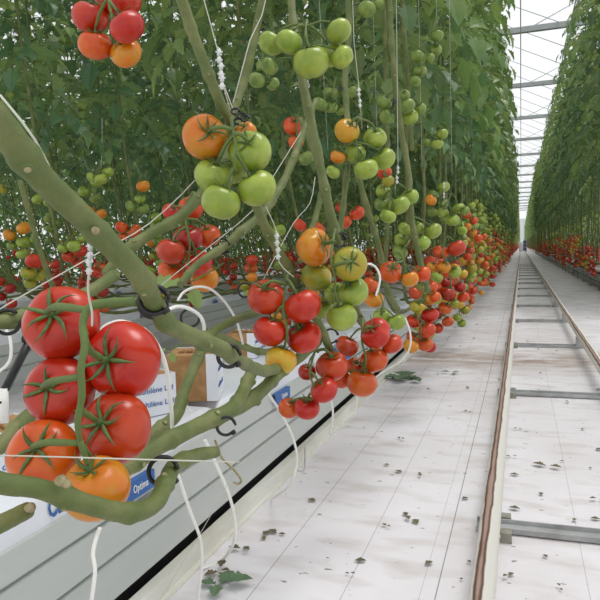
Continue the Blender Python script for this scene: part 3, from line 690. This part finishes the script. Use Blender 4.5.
hand_truss([(57,104,5,'dgreen'),(57,114,5,'dgreen'),(82,106,6,'dgreen'),(80,116,6,'dgreen'),(82,124,5,'dgreen')], 3.1, (68, 94, 3.1), 'two columns of small dark green tomatoes in upper left foliage')
hand_truss([(66,33,5,'dgreen'),(72,42,5,'dgreen'),(63,41,5,'dgreen')], 3.1, (66, 22, 3.1), 'small dark green tomatoes left of the top red truss')

# ------------------------------------------------------------------ hooks, clips, hoses, twine
def ring(px, py, rpx, dep, label, ax=None, thick=.0022, rot=0.3):
    c = P(px, py, dep); r = rpx * dep / F
    e = empty('stem_hook', c); tag(e, label, 'hook')
    mb = MB(); a1 = (RT * math.cos(.25) + FW * math.sin(.25)); a2 = UP
    if ax: a1 = ax
    pts = [a1 * (r * math.cos(t)) + a2 * (r * math.sin(t)) for t in [rot + i * (5.3 / 16) for i in range(17)]]
    mb.tube(pts, thick, m_black, 8, 2); mb.obj('ring', e)
    mb = MB(); q = pts[0]; mb.tube([q * .9, q * 1.15], thick * 1.8, m_black, 8, 1); q = pts[-1]; mb.tube([q * .92, q * 1.2 + UP * -.002], thick * 1.6, m_black, 8, 1); mb.obj('catch', e)
    return e
ring(154,300,14,.52,'black plastic ring hook around the thickest stem')
ring(153,304,13,.535,'second black ring just behind the one on the thickest stem', rot=1.2)
ring(229,356,11,.67,'black ring hook where the thick stem passes behind white hoses')
ring(163,471,14,.60,'large black ring hook at the bend of the lower stem')
ring(7,322,12,.745,'black ring hook around the horizontal stem at left edge', rot=1)
ring(226,426,9,.86,'small black ring under the curved stem over the gutter')
ring(221,246,8,1.3,'black ring on slanting stem right of the deep red cluster')
ring(297,280,8,1.22,'black ring beside the top of the five-fruit truss')
ring(339,240,7,1.29,'black ring at the foot of stem above the orange tomato')
ring(331,336,7,1.36,'black ring hidden between red trusses by the pale green tomato')
ring(190,318,9,1.05,'black ring behind the white hoses left of center', rot=2)
ring(260,25,5,1.16,'small black ring on the thin leaning stem near the top', thick=.0016)
ring(245,290,7,1.35,'black ring on stem left of the five-fruit truss')
def blackclip(px, py, dep, s_, label):
    c = P(px, py, dep); e = empty('stem_clip', c); tag(e, label, 'clip')
    mb = MB(); r = s_
    for k, (a, b) in enumerate(((-.5, .8), (.4, .2), (-.1, -.6), (.9, -.2))):
        q = (RT * a + UP * b) * r; pts = [q + (RT * math.cos(t) + UP * math.sin(t) * .8 + FW * .3 * math.sin(t)) * r * .55 for t in [i * .55 for i in range(10)]]
        mb.tube(pts, r * .18, m_black, 7, 2)
    mb.obj('clip_body', e)
blackclip(239,117,.97,.011,'black plastic clip joining two stems above the orange tomato')
blackclip(394,102,1.93,.008,'black clip on the upright stem among dark green tomatoes')
blackclip(340,89,1.8,.007,'small black clip above the yellow tomato')
blackclip(344,236,1.3,.007,'black clip at the base of stem beside orange tomato')

def hose(pts, w, label, m=None, name='drip_hose', cat='hose', n=8):
    A = P(*pts[0]); mb = MB()
    mb.tube([P(*p) - A for p in pts], w / 2, m or m_white, n, 6); o = mb.obj(name); o.location = A; tag(o, label, cat); return o
hose([(100,332,.72),(108,325,.72),(124,322,.72),(148,333,.74),(164,360,.77),(170,395,.8),(172,430,.83),(168,448,.85)], .0055, 'white drip hose arching over the big tomato on the right')
hose([(163,320,.9),(170,309,.92),(184,307,.94),(200,316,.97),(204,332,1.0),(197,358,1.06),(187,384,1.1),(184,402,1.12),(192,412,1.14)], .0058, 'white drip hose looping down in front of the rockwool block')
hose([(178,300,1.15),(184,292,1.17),(196,287,1.2),(210,289,1.23),(225,302,1.27),(237,322,1.3),(243,344,1.33)], .005, 'white drip hose arch behind, right of the deep red cluster')
fl = onz(268, 500, .008); 
def dep_of(p): return (p - CAM).dot(FW)
hose([(262,380,1.45),(270,396,1.45),(281,413,1.46),(293,438,1.47),(297,462,1.48),(289,486,1.5),(272,499,dep_of(onz(272,499,.006)))], .006, 'white drip hose falling from the gutter to the floor, center')
hose([(205,440,1.0),(215,462,1.02),(228,492,1.06),(235,520,1.12),(234,542,1.16),(222,560,dep_of(onz(222,560,.012))),(202,569,dep_of(onz(202,569,.006)))], .0058, 'white drip hose crossing the gutter side below the black ring')
hose([(172,462,.9),(179,478,.92),(189,508,.97),(200,538,1.02),(202,562,1.06),(199,590,1.09),(196,620,dep_of(onz(196,620,.01)))], .0052, 'white drip hose hanging at bottom edge right of the ring')
hose([(100,528,.88),(97,536,.88),(93,553,.87),(95,572,.86),(91,605,.85),(88,640,.85)], .006, 'short white drip hose at the bottom edge on the gutter side')
hose([(6,330,.9),(10,338,.9),(11,355,.9),(6,366,.9),(-8,376,.9)], .0045, 'white drip hose curl under the left black ring')
hose([(405,318,2.0),(410,332,2.0),(410,347,2.02),(402,360,2.05),(386,370,2.1),(372,380,2.15)], .006, 'white drip hose loop beside the low red truss at path edge')
hose([(331,400,1.65),(333,415,1.68),(330,434,1.75)], .006, 'short white hose end below the lowest red truss')
hose([(357,396,1.75),(355,414,1.78),(346,424,1.82),(332,434,1.85)], .004, 'thin white hose falling to the floor under the path truss')
hose([(362,266,1.7),(370,264,1.7),(377,269,1.7),(380,280,1.7),(376,296,1.7)], .006, 'small white hose arch right of the yellow-green tomato')
hose([(305,447,1.62),(304,470,1.62),(297,470,1.6)], .004, 'small grey wire peg standing by the gutter foot', m_sup, 'wire_peg', 'peg')
hose([(215,440,.8),(222,458,.8),(234,470,.8),(241,480,.8),(238,484,.8),(233,482,.8)], .003, 'curled dry root hanging under the lower stem tip', m_scar, 'dry_tendril', 'tendril')
# black arm
def arm():
    A = P(30,340,.84); B = P(4,392,.82); e = empty('plant_prop', B); tag(e, 'black plastic support arm leaning at left edge behind tomatoes', 'support')
    mb = MB(); mb.tube([A - B, Vector()], .0055, m_black, 6, 1); mb.tube([(A - B) * 1.02 - RT * .01, (A - B) * 1.02 + RT * .012], .006, m_black, 6, 1); mb.obj('bar', e)
    mb = MB(); mb.tube([Vector((0, 0, .005)), -UP * .04], .006, m_white, 10, 1); mb.tube([UP * -.012 - FW * .01, UP * -.012 - FW * .012], .002, m_black, 6, 1); mb.obj('end_plug', e)
arm()
def twine(pts, label, clips=(), w=.0009, group=None):
    A = P(*pts[0]); e = empty('support_twine', A); tag(e, label, 'string', group)
    q_ = [P(*p) - A for p in pts]
    if pts[0][1] < -5: q_ = [V(0, 0, 4.0 - A.z)] + q_
    mb = MB(); mb.tube(q_, w, m_twine, 6, 1 if pts[0][1] < -5 or len(pts) < 3 else 3); mb.obj('string', e)
    for (px, py, dd) in clips:
        c = P(px, py, dd) - A; b = MB(); k = .55 if dd < .8 else 1
        for j in range(2):
            q = c - UP * (.012 * j) * k
            b.tube([q + UP * .004 * k, q - UP * .005 * k], .0034 * k, m_clip, 4, 1); b.tube([q + RT * .0052 * k, q - RT * .0052 * k], .0016 * k, m_clip, 4, 1); b.tube([q + UP * .004 * k + RT * .002 * k, q + UP * .008 * k - RT * .003 * k], .0012 * k, m_clip, 4, 1)
        b.obj('twine_clip', e)
    return e
twine([(197,-30,.96),(204,0,.96),(217,48,.96),(222,82,.97),(231,112,.98)], 'white string with clear clips running down beside the long straight stem', ((219,52,.955),(221,66,.955),(222,78,.955)))
twine([(222,80,.965),(228,96,.97),(234,112,.98)], 'short lower string below the clear clips')
twine([(268,-10,1.1),(262,15,1.1),(250,40,1.08),(233,103,1.0)], 'white string along the thin leaning stem at the top')
twine([(92,236,.455),(90,262,.47),(88,290,.48),(92,312,.49),(92,326,.495)], 'white string with two clips hanging in front of the largest truss', ((90,246,.46),(89,262,.46)), .0009)
twine([(-20,322,.8),(15,300,.82),(100,252,.9),(150,223,.96),(196,179,1.04),(215,150,1.08)], 'long white diagonal string from left edge to the green cluster')
twine([(160,286,1.15),(205,250,1.2),(253,210,1.28),(273,177,1.4),(301,132,1.55)], 'diagonal white string passing behind the green cluster')
twine([(266,207,1.1),(277,233,1.12),(279,262,1.12),(294,277,1.14)], 'white string with clips right of center, to the five-fruit truss', ((277,236,1.11),(278,250,1.11)))
twine([(263,280,1.3),(293,224,1.45),(310,203,1.5),(315,177,1.55)], 'thin knotted white string right of the green cluster')
twine([(352,-20,1.65),(354,42,1.65),(359,88,1.65),(362,128,1.65)], 'white string with clips above the yellow and green truss', ((359,90,1.64),(360,101,1.64)))
twine([(396,-30,1.9),(397,60,1.9),(398,165,1.9),(395,190,1.9)], 'upright white string with clips above the green truss', ((398,168,1.89),(397,178,1.89)))
twine([(436,-20,2.5),(437,26,2.5)], 'white string holding the high pair of green tomatoes')
twine([(444,182,2.6),(444,205,2.6)], 'short white clipped string near the leaf wall', ((444,184,2.59),(444,194,2.59)))
twine([(102,118,2.9),(102,140,2.9),(101,168,2.9)], 'short white string above three pale green tomatoes')
twine([(-20,455,.44),(60,457,.45),(160,460,.46),(240,462,.6)], 'thin white string across the lowest big tomatoes', (), .0006)
twine([(0,95,.6),(35,140,.6),(60,190,.7)], 'white string running beside the thick stem at upper left', (), .0012)
for k, (x0, x1) in enumerate(((318,328),(372,378),(418,422),(449,452))):
    twine([(x0,-20,2.2 + k * .1),(x1,150 + 8 * k,2.2 + k * .1)], 'thin upright white string among the stems at upper right of center', (), .0007, 'upright strings among the stems')
twine([(226,466,.8),(225,490,.82),(160,600,.9)], 'faint thin string over the gutter side', (), .0004)

# leaf by the deep red cluster
def leafthing(px, py, dep, label, L=.12, name='tomato_leaf'):
    A = P(px, py, dep); mb = MB(); rr = random.Random(5)
    leaflet(mb, V(0, 0, 0), RT * -1 - UP * .1, -FW * .6 + UP, L, m_leafC, .2); leaflet(mb, V(0, 0, 0), RT * .3 - UP * .9, -FW, L * .5, m_leafC, .2)
    mb.tube([V(0, 0, 0), RT * .04 + UP * .02, RT * .07 + UP * .04], .0018, m_stem2, 6, 3)
    o = mb.obj(name); o.location = A; tag(o, label, 'leaf')
leafthing(190, 282, 1.3, 'bright green leaf below the deep red tomato cluster')
leafthing(170, 350, 1.15, 'small dark green leaf on stem near the rockwool block', .05)

# ------------------------------------------------------------------ fallen leaves on the floor
def scrap(px, py, L, m, label, group=None, n=3, seed=0, lift=.004):
    c = onz(px, py, 0); rr = random.Random(seed); mb = MB(); a0 = rr.uniform(0, 6.28)
    for k in range(n):
        a = a0 + k * 2 * math.pi / n + rr.uniform(-.5, .5)
        dv = V(math.cos(a), math.sin(a), rr.uniform(-.02, .1))
        leaflet(mb, V(0, 0, lift + .003 * k), dv, V(0, 0, 1), L * rr.uniform(.6, 1), m, .02)
    o = mb.obj('fallen_leaf'); o.location = c; o.location.z = .001; tag(o, label, 'leaf', group); return o
scrap(219,588,.075,m_dry,'torn green leaf on the floor at bottom, beside the white strip',seed=3,n=4)
scrap(404,379,.15,m_dry,'dark green wilted leaf on the floor under the low red truss',seed=2,n=5)
scrap(412,381,.12,m_dry,'second wilted leaflet beside the dark leaf on the floor',seed=8,n=3)
scrap(242,552,.035,m_dry2,'small brown leaf scrap on the floor above the torn green leaf',seed=4)
scrap(220,573,.04,m_dry2,'curled brown scrap touching the torn green leaf',seed=5)
scrap(451,374,.06,m_dry,'small dark leaf on the path left of the rails',seed=6)
scrap(548,468,.06,m_dry2,'curled dry leaf between the rails behind the nearest cross bar',n=2,seed=11)
scrap(522,511,.05,m_dry2,'narrow dry leaf touching the nearest cross bar',n=1,seed=12)
spots = [(565,463),(541,497),(598,501),(463,580),(467,562),(508,578),(535,434),(518,430),(512,458),(420,476),(407,518),(350,576),(300,483),(387,528),(495,438),(528,362),(540,380),(555,352),(566,403),(585,430),(500,408),(548,560),(480,380),(470,352),(440,362),(560,320),(575,312),(549,306),(533,298),(505,330),(487,320),(470,310),(424,567),(330,560),(560,590),(590,470),(575,520),(447,420),(400,440),(588,342)]
for i, (x, y) in enumerate(spots):
    scrap(x, y, .012 + .016 * R.random() + (.01 if y < 360 else 0), m_dry2, 'tiny dry leaf scrap lying on the white floor', 'dry leaf scraps on the floor', n=R.choice((1, 1, 2)), seed=50 + i)

rs = random.Random(77)
for i in range(80):
    x = rs.choice((rs.uniform(-.62, -.1), rs.uniform(0, .34), rs.uniform(.42, 1.0))); y = 1.2 + 7 * rs.random() ** 1.3
    m_ = MB(); n_ = rs.choice((1, 1, 2)); a0 = rs.uniform(0, 6.28)
    for k in range(n_): leaflet(m_, V(0, 0, .003), V(math.cos(a0 + 2.4 * k), math.sin(a0 + 2.4 * k), .03), V(0, 0, 1), rs.uniform(.012, .034), m_dry2, .02)
    o = m_.obj('fallen_leaf'); o.location = (x, y, .001); tag(o, 'tiny dry leaf scrap lying on the white floor', 'leaf', 'dry leaf scraps on the floor')

# ------------------------------------------------------------------ crop rows
rp = random.Random(11)
def row(xc, half, y0, y1, dy, lab, grp, sc=1.0):
    y = y0; i = 0
    while y < y1:
        side = 1 if i % 2 == 0 else -1
        l = lab
        plant(xc + side * half + rp.uniform(-.04, .04), y + rp.uniform(-.06, .06), side, rp.randrange(3), l, grp, sc)
        y += dy; i += 1
row(-.84, .30, 2.7, 30, .26, 'leafy tomato plant in the tall row left of the path', 'plants of the nearest left row', 1.03)
row(-2.5, .33, 1.9, 14.5, .34, 'leafy tomato plant in the second row back on the left', 'plants of the second left row')
row(-4.15, .33, 3.2, 16, .40, 'leafy tomato plant in the third row back on the left', 'plants of the third left row')
row(-5.8, .33, 4.6, 18, .45, 'leafy tomato plant in the fourth row back on the left', 'plants of the fourth left row')
row(1.23, .26, 7.8, 30, .34, 'leafy tomato plant in the tall row at right', 'plants of the right row', 1.13)

def mass(xc, hw, y0, y1, n, label, seed, z0=1.3, z1=3.9, size=.16, far=False):
    rr = random.Random(seed); mb = MB()
    for k in range(n):
        y = y0 + (y1 - y0) * rr.random() ** (1.7 if far else 1); z = z0 + (z1 - z0) * rr.random() ** .9; sd = rr.choice((-1, 1)); x = xc + sd * hw * math.sqrt(rr.random())
        m = (m_leafA, m_leafB, m_leafC)[0 if rr.random() < .5 else (1 if rr.random() < .6 else 2)]
        leaflet(mb, V(x, y, z), V(sd * rr.uniform(.1, 1), rr.uniform(-1, 1), rr.uniform(-.9, .1)), V(sd * .5, rr.uniform(-.4, .4), 1), size * rr.uniform(.7, 1.3), m, .25, True)
    y = y0
    while y < y1:
        for sd in (-1, 1):
            x = xc + sd * hw * .6 + rr.uniform(-.04, .04); mb.tube([(x, y + .3, .36), (x, y, .6), (x, y - .3, 1.3), (x, y - .35, 2.5)], .008, m_stem, 4, 1, False)
        y += .4
    o = mb.obj('distant_foliage'); tag(o, label, 'foliage', kind='stuff')
mass(-.84, .58, 30, 130, 30000, 'far end of the leafy row left of the path', 1, z1=4.2, far=True)
mass(1.23, .58, 30, 130, 30000, 'far end of the leafy row at right', 2, z0=1.45, z1=4.35, far=True)
mass(-2.5, .5, 14.5, 40, 9000, 'far end of the second leafy row on the left', 3)
mass(-7.45, .5, 6, 30, 9000, 'fifth leafy row far back on the left', 4)
mass(-9.1, .5, 8, 34, 15000, 'sixth leafy row farthest back on the left', 5, z0=.15)

mass(-10.75, .5, 8, 40, 16000, 'seventh leafy row at the very back on the left', 6, z0=.05, z1=3.0)
mass(2.88, .45, 14, 60, 9000, 'second leafy row at right, behind the right row', 7, z0=.25)
mass(-4.15, .45, 16, 50, 9000, 'far end of the third leafy row on the left', 9, z0=.8)
mass(-5.8, .45, 18, 50, 9000, 'far end of the fourth leafy row on the left', 10, z0=.5)
mass(4.5, .45, 20, 70, 9000, 'third leafy row at right, farthest back', 8, z0=.1)

for x, lb in ((-.5, 'thin steel crop wire over the path side of the nearest left row'), (-1.15, 'thin steel crop wire over the far side of the nearest left row'), (1.0, 'thin steel crop wire over the path side of the right row')):
    mb = MB(); mb.tube([(x, .0, 4.0), (x, 100, 4.0)], .003, m_sup, 5, 1); tag(mb.obj('crop_wire'), lb, 'wire')

# ------------------------------------------------------------------ repeated trusses
def truss_proto(seed, cols, lo=False, single=False):
    """hangs from its origin downwards; single=True gives one mesh for far copies"""
    rr = random.Random(seed); n = len(cols)
    root = None; parts = []
    mb = MB()
    pts = [V(0, 0, 0), V(.01, 0, .01), V(.02, 0, -.02)]; pos = []
    for k in range(n):
        z = -.05 - .043 * k; sd = 1 if k % 2 else -1
        a = rr.uniform(-.7, .7)
        r = rr.uniform(.031, .038) * (1 - .03 * k)
        c = V(.02 + sd * .034 * math.cos(a), sd * .034 * math.sin(a) + rr.uniform(-.01, .01), z)
        pos.append((c, r)); pts.append(V(.02, 0, z + .01))
    if single:
        for (c, r), col in zip(pos, cols):
            me = TOMLO; mb.add([v.co * r + c for v in me.vertices], [tuple(p.vertices) for p in me.polygons], TM[col])
            for j in range(5):
                a = j * 1.257; q = c + V(0, 0, r * .72); o = V(math.cos(a), math.sin(a), 0); t = V(-math.sin(a), math.cos(a), 0)
                mb.add([q + t * .004, q + o * r * .75 + V(0, 0, .004), q - t * .004], [(0, 1, 2)], m_calyx)
        mb.tube(pts, .0025, m_stem2, 5, 1)
        ob = mb.obj('tomato_truss'); return ob
    e = empty('tomato_truss', (0, 0, 0))
    for (c, r), col in zip(pos, cols):
        ax = (V(.02, 0, c.z + .04) - c).normalized() + V(0, 0, 1); ax.normalize()
        t = link_mesh('tomato', TOMLO if lo else rr.choice(TOM), e, c, ax.to_track_quat('Z', 'Y'), r, TM[col]); t['label'] = CN[col]
        link_mesh('calyx', rr.choice(CAL), t)
        mb.tube([c + ax * r * .85, c + ax * r * 1.2, V(.02, 0, c.z + .05)], .0016, m_stem2, 5, 2)
    mb.tube(pts, .0028, m_stem2, 6, 3); mb.obj('truss_stalk', e)
    return e
SETS = {'red': [('red', 'red', 'deep', 'red', 'redor'), ('deep', 'red', 'red', 'redor', 'redor', 'orange'), ('red', 'deep', 'deep', 'red', 'red')],
        'orange': [('redor', 'redor', 'orange', 'orange', 'yellow'), ('red', 'redor', 'orange', 'yg', 'green'), ('orange', 'yellow', 'yg', 'green', 'green')],
        'green': [('green', 'green', 'dgreen', 'green', 'dgreen'), ('pale', 'green', 'green', 'dgreen'), ('green', 'dgreen', 'dgreen', 'dgreen', 'dgreen')]}
near_p = {}; far_p = {}
DS = {'red': 'red tomato truss hanging low', 'orange': 'orange and yellowish tomato truss', 'green': 'green unripe tomato truss'}
count = [0]
def place_truss(kind, v, loc, far, rowname, sc=1.0):
    D = far_p if far else near_p; key = (kind, v)
    if key not in D: D[key] = o = truss_proto(hash_(kind) + v, SETS[kind][v], lo=True, single=far)
    else: o = copy_tree(D[key])
    o.location = loc; o.rotation_euler.z = rp.uniform(0, 6.28); o.scale = (sc, sc, sc)
    tag(o, DS[kind] + ' ' + rowname, 'tomatoes', kind + ' trusses ' + rowname); count[0] += 1
def hash_(s_): return sum(ord(c) for c in s_)
def fruit_row(xs_, y0, y1, dy, levels, rowname, farlim):
    y = y0
    while y < y1:
        for kind, z, pr in levels:
            if rp.random() > pr: continue
            x = rp.choice(xs_) + rp.uniform(-.07, .07); yy = y + rp.uniform(-.15, .15)
            far = math.hypot(x, yy) > farlim
            k = kind
            if rp.random() < .15: k = {'red': 'orange', 'orange': rp.choice(('red', 'green')), 'green': 'orange' if z < 1.0 else 'green'}[kind]
            place_truss(k, rp.randrange(3), (x, yy, z + rp.uniform(-.07, .07)), far, rowname, rp.uniform(.92, 1.08))
        y += dy
LV = [('red', .5, .95), ('orange', .64, .85), ('orange', .8, .6), ('green', .98, .6), ('green', 1.15, .3)]
fruit_row([-.40, -.44], 2.9, 4.6, .26, [('red', .45, .85), ('orange', .6, .75), ('orange', .74, .7), ('green', .92, .5), ('green', 1.08, .15)], 'in the nearest left row beside the path', 6.0)
fruit_row([-.38, -.42], 4.6, 19, .36, LV, 'in the nearest left row beside the path', 6.0)
fruit_row([-1.2, -1.1], 3.0, 5.2, .5, LV, 'on the far side of the nearest left row', 6.0)
fruit_row([-2.15, -2.2, -2.85], 2.7, 8.5, .34, [('red', .55, .6), ('red', .66, .35), ('orange', .85, .4), ('green', 1.0, .4), ('green', 1.15, .25)], 'in the second left row behind', 6.0)
fruit_row([-3.8, -3.8, -4.5], 4.0, 9.5, .42, [('red', .56, .85), ('red', .66, .7), ('orange', .74, .5), ('green', 1.0, .4)], 'in the third left row far behind', 5.0)
fruit_row([.98, 1.02], 9.6, 19, .4, [('red', .5, .95), ('red', .66, .7), ('orange', .85, .5), ('green', 1.1, .4)], 'in the right row', 6.0)
print('TRUSSES', count[0])

def fruit_mass(xs_, y0, y1, n, label, seed):
    rr = random.Random(seed); mb = MB(); vs0 = [v.co.copy() for v in TOMTINY.vertices]; fs0 = [tuple(p.vertices) for p in TOMTINY.polygons]
    for k in range(n):
        y = y0 + (y1 - y0) * rr.random(); lv = rr.random(); x = rr.choice(xs_) + rr.uniform(-.06, .06)
        z = rr.uniform(.3, .62) if lv < .5 else rr.uniform(.55, 1.0) if lv < .78 else rr.uniform(.8, 1.5)
        cl = ('red', 'deep', 'redor') if z < .6 else ('redor', 'orange', 'red', 'yg') if z < .8 else ('green', 'dgreen', 'yg') if z < 1.0 else ('green', 'dgreen')
        for j in range(5):
            c = V(x + rr.uniform(-.04, .04), y + rr.uniform(-.06, .06), z - .035 * j + .06); r = rr.uniform(.03, .037)
            mb.add([q * r + c for q in vs0], fs0, TM[rr.choice(cl)])
    o = mb.obj('distant_tomatoes'); tag(o, label, 'tomatoes', kind='stuff')
TOMTINY = tomato_mesh('tomato', 10, 0, .01, 7, 5)
fruit_mass([-.40, -.44, -.5], 19, 110, 800, 'red and green tomatoes at the far end of the left row', 21)
fruit_mass([.98, 1.02, 1.1], 19, 110, 750, 'red tomatoes at the far end of the right row', 22)
fruit_mass([-2.1, -2.2], 8.5, 40, 330, 'tomatoes at the far end of the second left row', 23)
fruit_mass([-3.8, -3.9], 9.5, 40, 260, 'tomatoes at the far end of the third left row', 24)
fruit_mass([2.6, 2.7], 18, 60, 200, 'tomatoes in the second row at right', 27)
fruit_mass([-5.45, -5.5], 5.0, 30, 100, 'tomatoes in the fourth left row far back', 25)
fruit_mass([-7.1], 7.0, 18, 40, 'tomatoes in the fifth left row far back', 26)

# ------------------------------------------------------------------ light
w = bpy.data.worlds.new('sky'); bpy.context.scene.world = w; w.use_nodes = True
bg = w.node_tree.nodes['Background']; bg.inputs[0].default_value = (.97, .985, 1.0, 1); bg.inputs[1].default_value = 3.2
sd = bpy.data.lights.new('sun', 'SUN'); sd.energy = 4.4; sd.angle = math.radians(25); sd.color = (1, .98, .94)
so = bpy.data.objects.new('sun', sd); C.objects.link(so); so.rotation_euler = (math.radians(-12), math.radians(14), 0)
sc = bpy.context.scene
sc.view_settings.view_transform = 'Standard'; sc.view_settings.look = 'None'; sc.view_settings.gamma = 1; sc.view_settings.exposure = -1.56
sc.view_settings.use_curve_mapping = False
